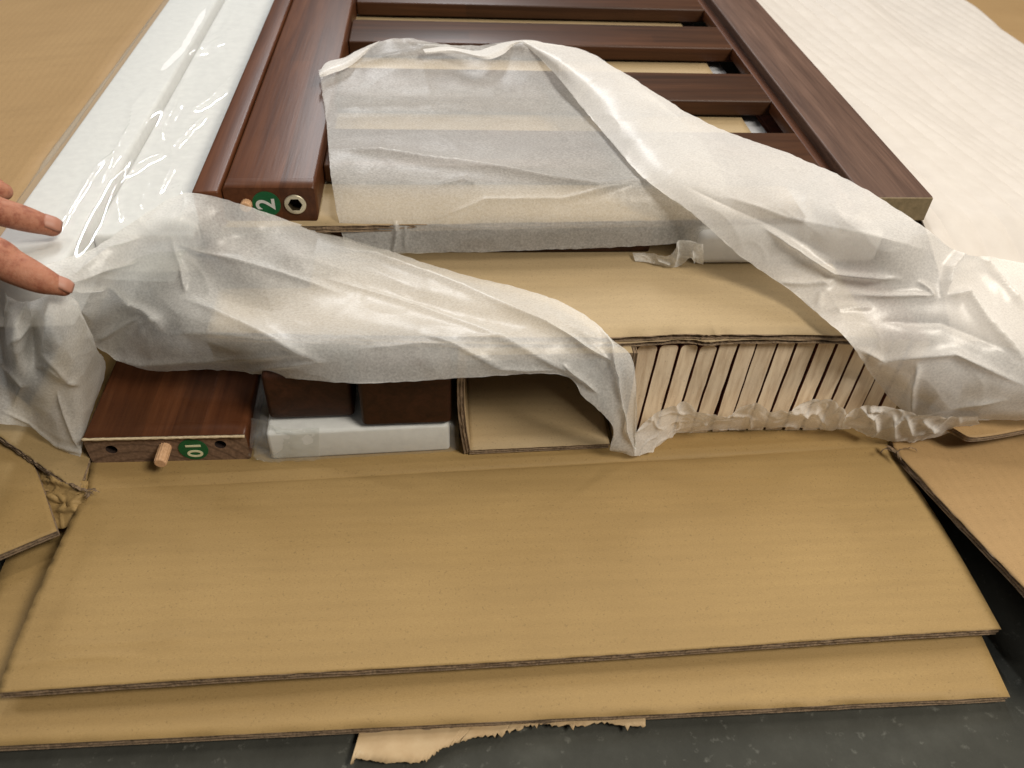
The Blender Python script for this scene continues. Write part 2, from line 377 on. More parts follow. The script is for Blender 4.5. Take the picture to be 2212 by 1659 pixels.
# floor panel of the carton, its front strip scored twice
board('base_panel', quad((-.06, -.022, -.001), (.60, -.006, -.001), (.60, 1.0, -.001), (-.06, 1.0, -.001)), .005, M_KRAFT, carton, 30, 30, .0006)
# front flap: from the score line down to the floor
A, B = onZ(186, 1058, .0004), onZ(1921, 964, .0004); Cc, D = onZ(2162, 1360, -.013), onZ(-8, 1497, -.011)
A0, B0 = onZ(198, 990, .0003), onZ(1935, 890, .0003)
fc = []
for i in range(9):
    s = i/8; p0, p, q = A0.lerp(B0, s), A.lerp(B, s), D.lerp(Cc, s); col = [p0, p0.lerp(p, .45)+V((0, 0, .0001)), p0.lerp(p, .85)+V((0, 0, .0004))]
    for j in range(9):
        t = (j+.25)/8.25; r = p.lerp(q, t); r.z += .0035*math.sin(math.pi*t)+.0010*math.sin(s*9)*t
        col.append(r)
    fc.append(col)
front = board('front_flap', fc, .0066, M_KRAFT, carton, 120, 110, .0003, seed=2, ragged=.0004,
              creases=[([(190, 1056), (700, 1031), (1200, 1003), (1920, 963)], -.0016, 7), ([(190, 1036), (700, 1012), (1200, 985), (1920, 945)], .0008, 6), ([(60, 1400), (330, 1385), (420, 1378)], .001, 14), ([(215, 1100), (120, 1330)], -.0006, 16),
                       ([(0, 1440), (180, 1420), (300, 1418)], .0012, 10), ([(700, 1120), (900, 1135)], -.0005, 10), ([(1500, 1040), (1700, 1025)], -.0005, 12), ([(1350, 1250), (1420, 1290), (1460, 1280)], -.0006, 7), ([(480, 1240), (560, 1250)], .0005, 6), ([(1880, 1180), (1990, 1240)], .0006, 9), ([(240, 1120), (90, 1420)], .0007, 9)])
front['label'] = 'wide smooth front flap bent down towards the floor'
# second flap below
E1, E2 = onZ(2182, 1505, -.0255), onZ(-60, 1614, -.0255)
xl = onZ(0, 1237, -.0225).x; E2.x = xl; B1, B2 = V((.555, .02, -.0205)), V((xl, .02, -.0205))
lw = board('lower_flap', [[B2.lerp(E2, t/5) for t in range(6)], [B2.lerp(B1, .5).lerp(E2.lerp(E1, .5), t/5) for t in range(6)], [B1.lerp(E1, t/5) for t in range(6)]], .0062, M_KRAFT, carton, 70, 30, .0008, seed=5, ragged=.0004)
# right side panel, cut free along a slit
rp = [[onZ(1926, 950, .004), onZ(1945, 985, .006), onZ(2060, 1110, .010), onZ(2240, 1300, .014), onZ(2420, 1500, .014)],
      [onZ(2040, 930, .004), onZ(2090, 960, .008), onZ(2240, 1080, .012), onZ(2400, 1220, .014), onZ(2560, 1380, .014)],
      [onZ(2300, 880, .006), onZ(2350, 940, .010), onZ(2450, 1030, .014), onZ(2560, 1120, .016), onZ(2700, 1240, .016)]]
board('right_side_panel', rp, .0052, M_KRAFT_SIDE, carton, 40, 40, .0005, seed=6, ragged=.0009, inset=.0012)
board('right_corner_flap', [[onZ(2035, 912, .024), onZ(2070, 930, .024)], [onZ(2060, 905, .026), onZ(2120, 944, .025)], [onZ(2300, 870, .028), onZ(2330, 905, .026)]], .0045, M_KRAFT_SIDE, carton, 20, 8, .0002, seed=8)
# left wall folded out, with its cut edge, and the small corner flap below it
board('left_wall_panel', [[onZ(-160, 760, .034), onZ(-160, 845, .030)], [onZ(0, 830, .022), onZ(0, 943, .018)], [onZ(90, 900, .013), onZ(69, 991, .012)], [onZ(150, 940, .008), onZ(127, 1031, .008)], [onZ(196, 985, .004), onZ(170, 1060, .005)]], .005, M_KRAFT_DULL, carton, 60, 14, .0005, seed=9, ragged=.0011)
board('left_corner_flap', [[onZ(-120, 880, .010), onZ(-120, 1010, .004), onZ(-120, 1250, -.003)], [onZ(0, 930, .010), onZ(0, 1074, .004), onZ(0, 1198, -.003)], [onZ(64, 985, .007), onZ(88, 1042, .003), onZ(123, 1147, -.003)]], .005, M_KRAFT, carton, 20, 24, .0003, seed=10, creases=[([(-120, 1100), (0, 1074), (88, 1043)], -.0015, 6)])
G = crumple(grid_points([[onZ(40, 975, .000), onZ(60, 1060, -.006), onZ(60, 1125, -.012)], [onZ(100, 1000, .001), onZ(110, 1075, -.004), onZ(105, 1135, -.012)], [onZ(150, 1040, .003), onZ(150, 1090, -.001), onZ(145, 1140, -.010)], [onZ(192, 1040, .0035), onZ(188, 1075, .001), onZ(172, 1110, -.006)]], 60, 60),
            [(z7([(380, 600), (500, 640), (600, 740)]), .003, 6), (z7([(400, 700), (560, 720), (740, 780)]), .003, 5), (z7([(510, 905), (620, 900), (640, 960)]), -.003, 5), (z7([(560, 970), (740, 955)]), .002, 5), (z7([(430, 850), (560, 860)]), .003, 7)], amp=.0012, scale=90, ridge=.0016, rscale=70, seed=13)
o = link('torn_corner_web', grid_mesh('torn_corner_web', G), M_KRAFT); sol = o.modifiers.new('t', 'SOLIDIFY'); sol.thickness = .0012; sol.offset = -1; child(o, carton)
def shred(pts, seed, r=.0009):
    bm = bmesh.new(); rnd = random.Random(seed)
    for (x0, y0, x1, y1) in pts:
        a, b2 = onZ(x0, y0, .0062), onZ(x1, y1, .0062); n = 7; rows = []
        for i in range(n):
            t = i/(n-1); p = a.lerp(b2, t)+V((rnd.uniform(-1, 1)*.0008, rnd.uniform(-1, 1)*.0008, rnd.uniform(0, .0015)+.0015*math.sin(math.pi*t))); rr = r*(.35+math.sin(math.pi*min(t+.15, 1)))
            rows.append([bm.verts.new(p+V((rr*math.cos(k*2.094), rr*math.sin(k*2.094), rr*.5*math.cos(k*2.094+1)))) for k in range(3)])
        for u, v2 in zip(rows, rows[1:]):
            for k in range(3): bm.faces.new((u[k], u[(k+1) % 3], v2[(k+1) % 3], v2[k]))
    return child(from_bm('torn_shred', bm, M_FLUTE), carton)
shred([(168, 1056, 200, 1066), (183, 1075, 208, 1060), (190, 1060, 218, 1066), (150, 1045, 190, 1070), (185, 1082, 200, 1066)], 1)
shred([(1912, 964, 1940, 990), (1915, 970, 1935, 985), (1920, 968, 1945, 995)], 2); shred([(1935, 985, 1955, 970), (1955, 970, 1982, 978), (1900, 980, 1916, 974)], 3, .00045)
# long side walls folded out to either side of the contents
board('left_long_panel', quad((-.75, .02, .010), (-.052, .05, .100), (-.052, 1.4, .100), (-.75, 1.4, .010)), .006, M_KRAFT_SIDE, carton, 20, 60, .002, seed=11, ragged=.0006)
board('right_long_panel', quad((.62, .10, .02), (1.6, .10, -.02), (1.6, 1.9, .0), (.62, 1.9, .02)), .006, M_KRAFT_SIDE, carton, 20, 40, .003, seed=12)

# torn scrap of paper under the flap
def torn_scrap():
    up = [(800, 1500), (950, 1495), (1100, 1490), (1250, 1485), (1392, 1478)]
    lo = [(757, 1652), (770, 1640), (830, 1648), (905, 1650), (960, 1618), (990, 1604), (1080, 1588), (1150, 1568), (1230, 1570), (1300, 1566), (1394, 1570)]
    n = 170; bm = bmesh.new(); rows = []
    def at(pts, t):
        s = t*(len(pts)-1); k = min(int(s), len(pts)-2); f = s-k; return pts[k][0]+(pts[k+1][0]-pts[k][0])*f, pts[k][1]+(pts[k+1][1]-pts[k][1])*f
    for i in range(n+1):
        t = i/n; a, b2 = at(up, t), at(lo, t)
        jag = (random.uniform(-1, 1)*3.5+(9*abs(noise.noise(V((t*55, 1, 0))))-3)+5*noise.noise(V((t*17, 0, 0)))+(random.random() < .12)*random.uniform(4, 9))*(1 if t > .3 else .35)
        col = []
        for j in range(9):
            s = j/8; x, y = a[0]+(b2[0]-a[0])*s, a[1]+(b2[1]-a[1])*s+(jag if j == 8 else 0)
            col.append(onZ(x, y, FZ+.003+.0022*abs(noise.noise(V((x*.012, y*.02, 2))))+.0012*s))
        rows.append(col)
    me = grid_mesh('torn_cardboard_scrap', rows); o = link('torn_cardboard_scrap', me, M_SCRAP)
    sol = o.modifiers.new('thickness', 'SOLIDIFY'); sol.thickness = .0009; sol.offset = -1
    tag(o, 'torn brown paper scrap with a ragged edge sticking out beneath the lower flap', 'paper scrap')
m, nt, b = mat('torn_paper'); M_SCRAP = m
g = noise_n(nt, coords(nt), 45, 5, .6); c = ramp(nt, g, [(.35, (.36, .24, .12)), (.62, (.44, .32, .18)), (.75, (.50, .41, .28))]); nt.links.new(c, b.inputs['Base Color']); b.inputs['Roughness'].default_value = .75
torn_scrap()

# ------------------------------------------------------------------ helpers for drilled ends, stickers, dowels
def rrect(x0, x1, z0, z1, r, n=5):
    pts = []
    for cx, cz, a0 in ((x1-r, z0+r, -90), (x1-r, z1-r, 0), (x0+r, z1-r, 90), (x0+r, z0+r, 180)):
        for k in range(n+1):
            a = math.radians(a0+90*k/n); pts.append((cx+r*math.cos(a), cz+r*math.sin(a)))
    return pts
def drilled_end(name, x0, x1, z0, z1, y0, y1, r, holes, mats, parent):
    x0 -= .0001; x1 += .0001; z0 -= .0001; z1 += .0001
    """end block whose front face (at y0) is pierced by holes; mats = end grain, side, hole"""
    pts = rrect(x0, x1, z0, z1, r); vs = [V(p) for p in pts]; ed = [(i, (i+1) % len(pts)) for i in range(len(pts))]; hl = []
    for (hx, hz, hr) in holes:
        s = len(vs); k = 20
        for q in range(k): vs.append(V((hx+hr*math.cos(2*math.pi*q/k), hz+hr*math.sin(2*math.pi*q/k))))
        ed += [(s+q, s+(q+1) % k) for q in range(k)]; hl.append((s, k))
    ov, oe, of, _, _, _ = delaunay_2d_cdt(vs, ed, [], 0, 1e-7)
    bm = bmesh.new(); bv = [bm.verts.new((p.x, y0, p.y)) for p in ov]
    for f in of:
        c = sum((ov[i] for i in f), V((0, 0)))/len(f)
        if any((c-V((hx, hz))).length < hr*.98 for hx, hz, hr in holes): continue
        if not (x0-1e-6 <= c.x <= x1+1e-6 and z0-1e-6 <= c.y <= z1+1e-6): continue
        try: bm.faces.new([bv[i] for i in f])
        except ValueError: pass
    for (hx, hz, hr) in holes:
        k = 20; a = [bm.verts.new((hx+hr*math.cos(2*math.pi*q/k), y0, hz+hr*math.sin(2*math.pi*q/k))) for q in range(k)]
        c = [bm.verts.new((hx+hr*math.cos(2*math.pi*q/k), y0+.0055, hz+hr*math.sin(2*math.pi*q/k))) for q in range(k)]
        for q in range(k): f = bm.faces.new((a[q], a[(q+1) % k], c[(q+1) % k], c[q])); f.material_index = 2
        f = bm.faces.new(c); f.material_index = 2
    n = len(pts); a = [bm.verts.new((p[0], y0, p[1])) for p in pts]; c = [bm.verts.new((p[0], y1, p[1])) for p in pts]
    for q in range(n): f = bm.faces.new((a[q], a[(q+1) % n], c[(q+1) % n], c[q])); f.material_index = 1; f.smooth = True
    bmesh.ops.remove_doubles(bm, verts=bm.verts[:], dist=1e-6); bmesh.ops.recalc_face_normals(bm, faces=bm.faces[:])
    me = bpy.data.meshes.new(name); bm.to_mesh(me); bm.free(); o = bpy.data.objects.new(name, me); COL.objects.link(o)
    for mm in mats: me.materials.append(mm)
    return child(o, parent)
def dowel(p, r, length, parent, d=V((0, -1, 0))):
    bm = bmesh.new(); k = 28; rows = []
    d = d.normalized(); a = V((1, 0, 0)); a = (a-d*a.dot(d)).normalized(); c = d.cross(a)
    for s, rr in ((-.3, 1), (.9, 1), (.97, .93), (1.0, .8)):
        rows.append([bm.verts.new(p+d*(length*s)+(a*math.cos(2*math.pi*q/k)+c*math.sin(2*math.pi*q/k))*r*rr*(1 if q % 2 else .94)) for q in range(k)])
    for x, y in zip(rows, rows[1:]):
        for q in range(k): bm.faces.new((x[q], x[(q+1) % k], y[(q+1) % k], y[q]))
    bm.faces.new(rows[-1]); bmesh.ops.recalc_face_normals(bm, faces=bm.faces[:])
    o = from_bm('dowel', bm, M_DOWEL); return child(o, parent)
def sticker(p, r, text, size, rot, ink, parent, squash=1.0):
    bm = bmesh.new(); bmesh.ops.create_cone(bm, cap_ends=True, segments=48, radius1=r, radius2=r, depth=.0004)
    bmesh.ops.rotate(bm, verts=bm.verts[:], matrix=Matrix.Rotation(math.pi/2, 3, 'X'))
    for v in bm.verts: v.co += p
    o = from_bm('sticker', bm, M_GREEN); child(o, parent)
    cu = bpy.data.curves.new('number', 'FONT'); cu.body = text; cu.size = size; cu.align_x = 'CENTER'; cu.align_y = 'CENTER'; cu.extrude = .00008; cu.offset = .00022; cu.space_character = 1.05
    tmp = bpy.data.objects.new('number_curve', cu); tm = bpy.data.meshes.new_from_object(tmp); bpy.data.objects.remove(tmp); tm.name = 'number'; tm.materials.clear()
    t = bpy.data.objects.new('number', tm); COL.objects.link(t); tm.materials.append(ink)
    t.parent = o; t.location = p+V((0, -.0004, 0)); t.rotation_euler = (math.pi/2, -rot, 0)
    o['label'] = 'round green sticker reading '+text
    return o

# ------------------------------------------------------------------ rail marked 10
T10 = .0235
r10 = empty('rail_board', (.05, 0, 0)); tag(r10, 'walnut stained rail with green sticker 10 and a dowel in its end', 'wooden rail')
box('board', 0, .1, .006, .62, .0005, T10, M_WOOD, r10, .0022)
def P10(vx, vy): q = onY(vx, vy, 0); return q.x, q.z
h1, h2 = P10(241, 971), P10(476, 960)
drilled_end('end_block', 0.0, .1, .0005, T10, 0, .012, .0022, [(h1[0], h1[1], .0036), (h2[0], h2[1], .0036)], (M_END, M_WOOD, M_HOLE), r10)
dx, dz = P10(358, 967); dowel(V((dx, 0, dz+.0008)), .0040, .0145, r10)
sx, sz = P10(418, 970); sticker(V((sx, -.0003, sz)), .0092, '10', .0135, -math.pi/2, M_INK10, r10)
G = [[V((x, -.0006+.0004*noise.noise(V((x*300, j, 0))), T10-.0012*j/3+.0003+.0003*noise.noise(V((x*260, 0, j))))) if True else 0 for j in range(4)] for x in [.0002+.0996*i/60 for i in range(61)]]
me = grid_mesh('bare_edge', G); o = link('bare_edge', me, M_RAW); sol = o.modifiers.new('t', 'SOLIDIFY'); sol.thickness = .0014; child(o, r10)
o['label'] = 'bare pale wood along the top arris of the end'

# ------------------------------------------------------------------ wrapped foam strip with two dark posts on it
fs = empty('wrapped_foam_strip', (.17, 0, 0)); tag(fs, 'white foam strip wrapped in clear film under the two dark square posts', 'foam strip')
a, b2 = onZ(587, 995, .0006), onZ(973, 973, .0006); ang = math.atan2(b2.y-a.y, b2.x-a.x)
box('foam', a.x, a.x+(b2-a).length, a.y, a.y+.16, .0006, .0255, M_FOAM, fs, .0025, 3, ang, (a.x, a.y, 0), warp=.0006)
def film_wrap(x0, x1, y0, y1, z0, z1, r, rz, pv, seed, extra=0):
    cols = []; n = 60
    prof = []
    for k in range(15): prof.append((y1-(y1-y0-r)*k/14, z1))
    for k in range(1, 7): a2 = math.pi/2*k/6; prof.append((y0+r-r*math.sin(a2), z1-r+r*math.cos(a2)))
    for k in range(1, 9): prof.append((y0, z1-r-(z1-r-z0)*k/8))
    Mz = Matrix.Rotation(rz, 3, 'Z'); pv = V(pv)
    for i in range(n+1):
        s = i/n; x = x0+(x1-x0)*s; c = []
        pinch = max(0, 1-s/.085)*.8+max(0, (s-.96)/.04)*.6
        for (y, z) in prof:
            q = V((x, y+pinch*.004*(1 if y < y0+r else .4), z0+(z-z0)*(1-.42*pinch*pinch)))
            q += V((0, -1, .3))*(.0024*max(0, 1-abs(noise.noise(q*V((1, 1, 1)).length*0+q*70+V((seed, 0, 0))))*2.4)**3*(1 if s < .3 else .35))
            c.append(Mz @ (q-pv)+pv)
        cols.append(c)
    return grid_mesh('film', cols)
fm = film_wrap(a.x-.011, b2.x+.006, a.y-.0012, a.y+.16, .0008, .0272, .003, ang, (a.x, a.y, 0), 3)
child(link('film', fm, M_FILM_W), fs)
tail = [[(543, 903, .030), (541, 940, .018), (538, 984, .004)], [(562, 905, .0315), (559, 942, .018), (558, 992, .004)], [(584, 914, .0292), (581, 945, .0175), (585, 997, .0012)], [(620, 926, .0295), (620, 950, .0185), (620, 995, .0012)], [(690, 924, .0295), (690, 946, .0190), (690, 990, .0012)]]
G = crumple(grid_points(tail, 60, 40), [([(545, 985), (580, 975)], .002, 3), ([(590, 930), (640, 932)], .0015, 3), ([(570, 920), (575, 960)], .002, 4)], amp=.0005, scale=80, ridge=.0014, rscale=55, seed=12, edge=.0003)
child(link('film_tail', grid_mesh('film_tail', G), M_FILM), fs)
pa, pb = onZ(782, 923, .028), onZ(976, 916, .028); pang = math.atan2(pb.y-pa.y, pb.x-pa.x)
o = box('square_post', pa.x, pa.x+(pb-pa).length, pa.y, pa.y+.45, 0.028, .080, M_WOOD_DARK, None, .0035, 4, pang, (pa.x, pa.y, 0)); tag(o, 'dark walnut square post beside the cardboard tube', 'wooden post')
qa, qb = onZ(582, 908, .028), onZ(772, 897, .028)
o = box('square_post', qa.x, qa.x+(qb-qa).length-.0015, qa.y, qa.y+.45, 0.028, .066, M_WOOD_DARK, None, .0035, 4, pang, (qa.x, qa.y, 0)); tag(o, 'dark walnut square post set back beside the rail with sticker 10', 'wooden post')

# ------------------------------------------------------------------ open cardboard tube
tb = empty('cardboard_tube', (.29, .0, 0)); tag(tb, 'open ended rectangular cardboard tube beside the pale slat ends', 'cardboard tube')
ta, tbr = onZ(1014, 973, .0055), onZ(1317, 958, .0055)
board('bottom_wall', quad(ta, tbr, tbr+V((.0, .4, 0)), ta+V((0, .4, 0))), .004, M_KRAFT_PALE, tb, 30, 30, .0003, seed=21)
tl = onY(993, 815, ta.y+.004)
def upright(x0, z0, x1, z1, y, th, nm, seed, bulge=0.0):
    # wall standing on its lower edge; top surface faces +x
    cols = []
    for i in range(7):
        t = i/6; x = x0+(x1-x0)*t-bulge*math.sin(math.pi*t); z = z0+(z1-z0)*t
        cols.append([V((x, y+.0015*t, z)), V((x, y+.4, z))])
    return board(nm, cols, th, M_KRAFT_PALE, tb, 20, 24, .0003, seed=seed)
upright(ta.x+.001, .002, tl.x+.004, .083, ta.y+.0005, .0045, 'side_wall', 22, .0025)
upright(tbr.x+.003, .002, tbr.x+.004, .083, tbr.y+.0015, .0045, 'side_wall', 23, -.001)
board('top_wall', quad((tl.x, ta.y+.006, .0835), (tbr.x+.005, ta.y+.006, .0835), (tbr.x+.005, ta.y+.4, .0835), (tl.x, ta.y+.4, .0835)), .004, M_KRAFT_PALE, tb, 12, 16, .0002, seed=24)

# ------------------------------------------------------------------ pale slats seen from their ends
cut_top = [1377, 1424, 1470, 1511, 1551, 1594, 1634, 1678, 1719, 1763, 1804, 1846, 1884, 1924, 1964, 2004]    # boundaries along the top, in picture units
YS = .0155; HS = .0830
xs = [onY(v, 748, YS).x for v in cut_top]
for i in range(len(xs)-1):
    x0, x1 = xs[i], xs[i+1]; gap = (.0006, .0011, .0009, .0004, .0012, .0009, .0002, .0010, .0009, .0011, .0014, .0009, .0008, .0010, .0009)[i]*1.0
    y = YS+random.uniform(-.0012, .0008); lean = -.003 if i < 5 else -.001
    e = empty('pale_slat', ((x0+x1)/2, y, 0))
    bm = bmesh.new(); r = .0034 if i < 4 else .0010
    pts = [p for p in rrect(x0+gap/2, x1-gap/2, .0008, HS-random.uniform(0, .0012)-(.0016 if i < 4 else 0), r, 4)]; pts = pts[:15]+[(x0+gap/2, .0008+(HS-.009)*(8-q)/9+.004) for q in range(9)]+pts[15:]; pts = pts[:5]+[(x1-gap/2, .0008+(HS-.009)*(q+.5)/9+.002) for q in range(9)]+pts[5:]
    def ln(x, z): return x+lean*(HS-z)/HS+(0 if i < 3 else 0)
    xm = (x0+x1)/2
    fr = [bm.verts.new((ln(xm+(px-xm)*(.93+.05*noise.noise(V((pz*160, i*3.1, px*50)))), pz)+.00018*noise.noise(V((px*80, pz*90, i))), y, pz-(.0006 if pz > HS*.5 else 0))) for px, pz in pts]
    fa = [bm.verts.new((ln(px, pz), y+.0008, pz)) for px, pz in pts]; fb = [bm.verts.new((ln(px, pz), y+.42, pz)) for px, pz in pts]
    n = len(fa)
    f = bm.faces.new(fr); f.material_index = 0
    for q in range(n): f = bm.faces.new((fr[q], fa[q], fa[(q+1) % n], fr[(q+1) % n])); f.material_index = 1
    for q in range(n): f = bm.faces.new((fa[q], fb[q], fb[(q+1) % n], fa[(q+1) % n])); f.material_index = 1
    bm.faces.new(fb).material_index = 1
    bmesh.ops.recalc_face_normals(bm, faces=bm.faces[:])
    o = from_bm('pale_slat', bm, (M_PINE[(0, 1, 2, 3, 0, 1, 3, 4, 3, 2, 4, 0, 1, 3, 0)[i]], M_STAIN)); COL.objects.unlink(e) if False else None
    bpy.data.objects.remove(e)
    nth = ('first', 'second', 'third', 'fourth', 'fifth', 'sixth', 'seventh', 'eighth', 'ninth', 'tenth', 'eleventh', 'twelfth', 'thirteenth', 'fourteenth', 'fifteenth')[i]
    lab = 'pale %sslat end, %s from the cardboard tube in the row of slats' % ('round cornered ' if i < 4 else '', nth)
    if i == 2: lab = 'palest round cornered slat end, third from the cardboard tube in the row of slats'
    if i > 11: lab = 'pale slat end, %s from the cardboard tube, largely hidden by the tissue' % nth
    tag(o, lab, 'wooden slat', 'row of slats on edge under the cardboard sheet')

# ------------------------------------------------------------------ lower cardboard sheet, spacers, upper cardboard sheet
cs = empty('cardboard_sheet', (.3, .2, .084)); tag(cs, 'doubled cardboard sheet laid over the pale slat ends and the tube', 'cardboard sheet')
zt = .0905
fe = [onZ(v, w2, zt) for v, w2 in ((445, 716), (690, 722), (1000, 727), (1320, 729), (1480, 722), (1530, 724), (1600, 722), (1806, 724), (1900, 730))]
board('upper_layer', [[p+V((0, 0, 0)), V((p.x, .25, zt)), V((p.x, .5, zt))] for p in fe], .0036, M_KRAFT_PALE, cs, 70, 30, .0005, seed=31, layers=1, ragged=.0006, inset=.0012)
board('lower_layer', [[V((p.x, p.y-.0008+.001*math.sin(k*2.1), zt-.0040)), V((p.x, .25, zt-.004)), V((p.x, .5, zt-.004))] for k, p in enumerate(fe)], .0032, M_KRAFT_PALE, cs, 70, 20, .0003, seed=32, layers=1, ragged=.0007, inset=.0012)
ZL = zt
o = box('spacer_board', .0795, .142, .064, .103, ZL+.0003, .1160, M_WOOD_DARK, None, .0015, 2); tag(o, 'short dark board added as the dark gap showing through the tissue held by the hand', 'wooden board')  # added dark board standing in for the shaded gap between the sheets
o = box('spacer_board', .090, .372, .1045, .17, ZL+.0003, .1165, M_WOOD_DARK, None, .0015, 2); tag(o, 'dark brown board lying between the two cardboard sheets', 'wooden board')
fb2 = onZ(1500, 573, ZL)
o = box('foam_block', fb2.x-.002, fb2.x+.13, fb2.y-.001, fb2.y+.10, ZL+.0003, .1175, M_FOAM, None, .006, 4, warp=.0008); tag(o, 'white foam block sitting on the pale cardboard sheet', 'foam block')
us = board('cardboard_sheet', quad((.088, .0865, .122), (.475, .099, .122), (.475, .75, .122), (.088, .75, .122), 5, 3), .0048, M_KRAFT_PALE, None, 60, 40, .0006, seed=33, ragged=.0006)
tag(us, 'pale cardboard sheet lying beneath the slatted panel', 'cardboard sheet')
ZU = .1222

# ------------------------------------------------------------------ slatted panel
sp = empty('slatted_panel', (.3, .4, ZU)); tag(sp, 'walnut stained slatted bench panel with two long stiles and cross slats', 'slatted panel')
TP = .1455; LY = .0945
st = box('stile', .0915, .1475, LY+.006, .95, ZU, TP, M_WOOD, sp, .0019, 3); st['label'] = 'red brown stile with green sticker 2 on its end'
def P2(vx, vy): q = onY(vx, vy, LY); return q.x, q.z
ic = P2(638, 441)
drilled_end('end_block', .0915, .1475, ZU, TP, LY, LY+.012, .0019, [(ic[0], ic[1], .0052)], (M_WOOD, M_WOOD, M_HOLE), sp)
dx, dz = P2(533, 440); dowel(V((dx, LY, dz)), .0036, .005, sp)
sx, sz = P2(576, 440); sticker(V((sx, LY-.0003, sz)), .0087, '2', .0165, math.pi/2, M_INK2, sp)
bm = bmesh.new(); k = 48; ringv = []
for (rr, yy, hexa) in ((.0068, .0002, 0), (.0068, -.0006, 0), (.0064, -.0009, 0), (.0043, -.0009, 1), (.0042, .006, 1)):
    rw = []
    for q in range(k):
        an = 2*math.pi*q/k; r2 = rr
        if hexa: m6 = (an+math.radians(0)) % (math.pi/3)-math.pi/6; r2 = rr*math.cos(math.pi/6)/math.cos(m6)*1.06
        rw.append(bm.verts.new((ic[0]+r2*math.cos(an), LY+yy, ic[1]+r2*math.sin(an))))
    ringv.append(rw)
for n_, (x, y) in enumerate(zip(ringv, ringv[1:])):
    for q in range(k): bm.faces.new((x[q], x[(q+1) % k], y[(q+1) % k], y[q])).material_index = 1 if n_ == 3 else 0
bm.faces.new(ringv[-1]).material_index = 1
bmesh.ops.recalc_face_normals(bm, faces=bm.faces[:]); child(from_bm('threaded_insert', bm, (M_METAL, M_SOCKET)), sp)
rs = box('stile', .5025, .5508, .0855, .95, .1275, TP, M_WOOD_STILE, sp, .0016, 3); rs['label'] = 'brown stile with grey sheen in its colour, along the ribbed white foam sheet'
o = box('end_cap', .5032, .5501, .0849, .0862, .1282, TP-.0006, plain('raw_stile_end', (.15, .115, .06), (.24, .18, .10), 300, .8), sp, .0002, 1); o['label'] = 'unstained tan end of the stile'
o = box('inner_lip', .4955, .5030, .088, .95, ZU+.0055, .1375, M_WOOD, sp, .001, 2)
for y0, y1 in ((.140, .197), (.2535, .3105), (.369, .4255), (.474, .532), (.59, .648)):
    box('slat', .1478, .4990, y0, y1, .1245, .1372, M_WOOD_SLAT, sp, .0016, 3)
o = box('edge_strip', .0742, .0905, .0885, .95, ZU-.016, TP+.0005, M_WOOD, None, .0017, 3); tag(o, 'narrow walnut strip lying along the stile with sticker 2, by the wrapped foam', 'wooden strip')
o = box('foam_strip', .4775, .4935, .12, .95, .100, .1170, plain('shaded_white_foam', (.42, .43, .45), (.52, .53, .55), 120, .8), None, .002, 2); tag(o, 'thin white foam strip seen in the gaps beside the greyish stile', 'foam strip')  # white foam, shade of the gaps put into its grey colour

# ------------------------------------------------------------------ wrapped foam slab on the left
fo = empty('wrapped_foam_slab', (0, .3, .09)); tag(fo, 'long white foam slab wrapped in shiny clear film beside the walnut strip', 'foam slab')
box('foam', -.034, .012, .020, .95, .095, .1310, M_FOAM, fo, .003, 3, warp=.0006)
box('foam', .0125, .0735, .075, .95, .095, .1230, M_FOAM, fo, .003, 3, warp=.0008)
def z1(v, pts): # crease line given in the enlarged top-left picture
    return [(x*.6103/1.8228, y*.6103/1.8228) for x, y in pts]
fc = []
for i in range(29):
    y = .024+(.80-.024)*(i/28)
    fc.append([V((-.058, y, .110)), V((-.050, y, .118)), V((-.041, y, .127)), V((-.034, y, .1322)), V((-.010, y, .1325)), V((.010, y, .1322)), V((.020+.005*noise.noise(V((y*14, 3, 0))), y, .1292+.003*noise.noise(V((y*22, 0, 0))))), V((.032+.006*noise.noise(V((y*17, 7, 0))), y, .1270+.002*noise.noise(V((y*30, 5, 0))))), V((.05, y, .1258)), V((.074, y, .1250))])
G = grid_points(fc, 330, 130)
cz = [([(1080, 0), (690, 520), (300, 1040), (80, 1290)], .0016, 5), ([(980, 540), (860, 700), (840, 830), (760, 1000), (650, 1060), (600, 1130), (440, 1380), (370, 1500), (310, 1640)], .0030, 7),
      ([(860, 820), (790, 900), (720, 1060), (620, 1230)], .0022, 5), ([(1190, 480), (1150, 640), (1060, 840), (1050, 910)], .0030, 6), ([(1360, 720), (1230, 840), (1120, 960), (1110, 1080), (1000, 1300)], .0028, 6),
      ([(1080, 990), (940, 1040), (820, 1130)], .0025, 5), ([(760, 1200), (755, 1320), (775, 1440)], .0026, 5), ([(1500, 80), (1420, 230), (1220, 330)], .0025, 8), ([(1540, 170), (1480, 220), (1330, 330), (1210, 340)], .003, 7),
      ([(1700, 280), (1400, 290), (1200, 330)], .0018, 6), ([(950, 1180), (900, 1350)], .002, 4), ([(1110, 1180), (1130, 1260)], .002, 4), ([(1150, 1170), (1165, 1270)], .002, 4), ([(1640, 400), (1400, 620), (1200, 770)], .0035, 14), ([(1350, 0), (1180, 300), (1000, 480)], -.003, 12), ([(600, 600), (420, 830), (260, 980), (60, 1230)], .002, 4)]
G = crumple(G, [(z1(0, l), h, wd*.9) for l, h, wd in cz], amp=.0004, scale=30, ridge=.0004, rscale=16, seed=3)
child(link('film', grid_mesh('film', G), M_FILM), fo)

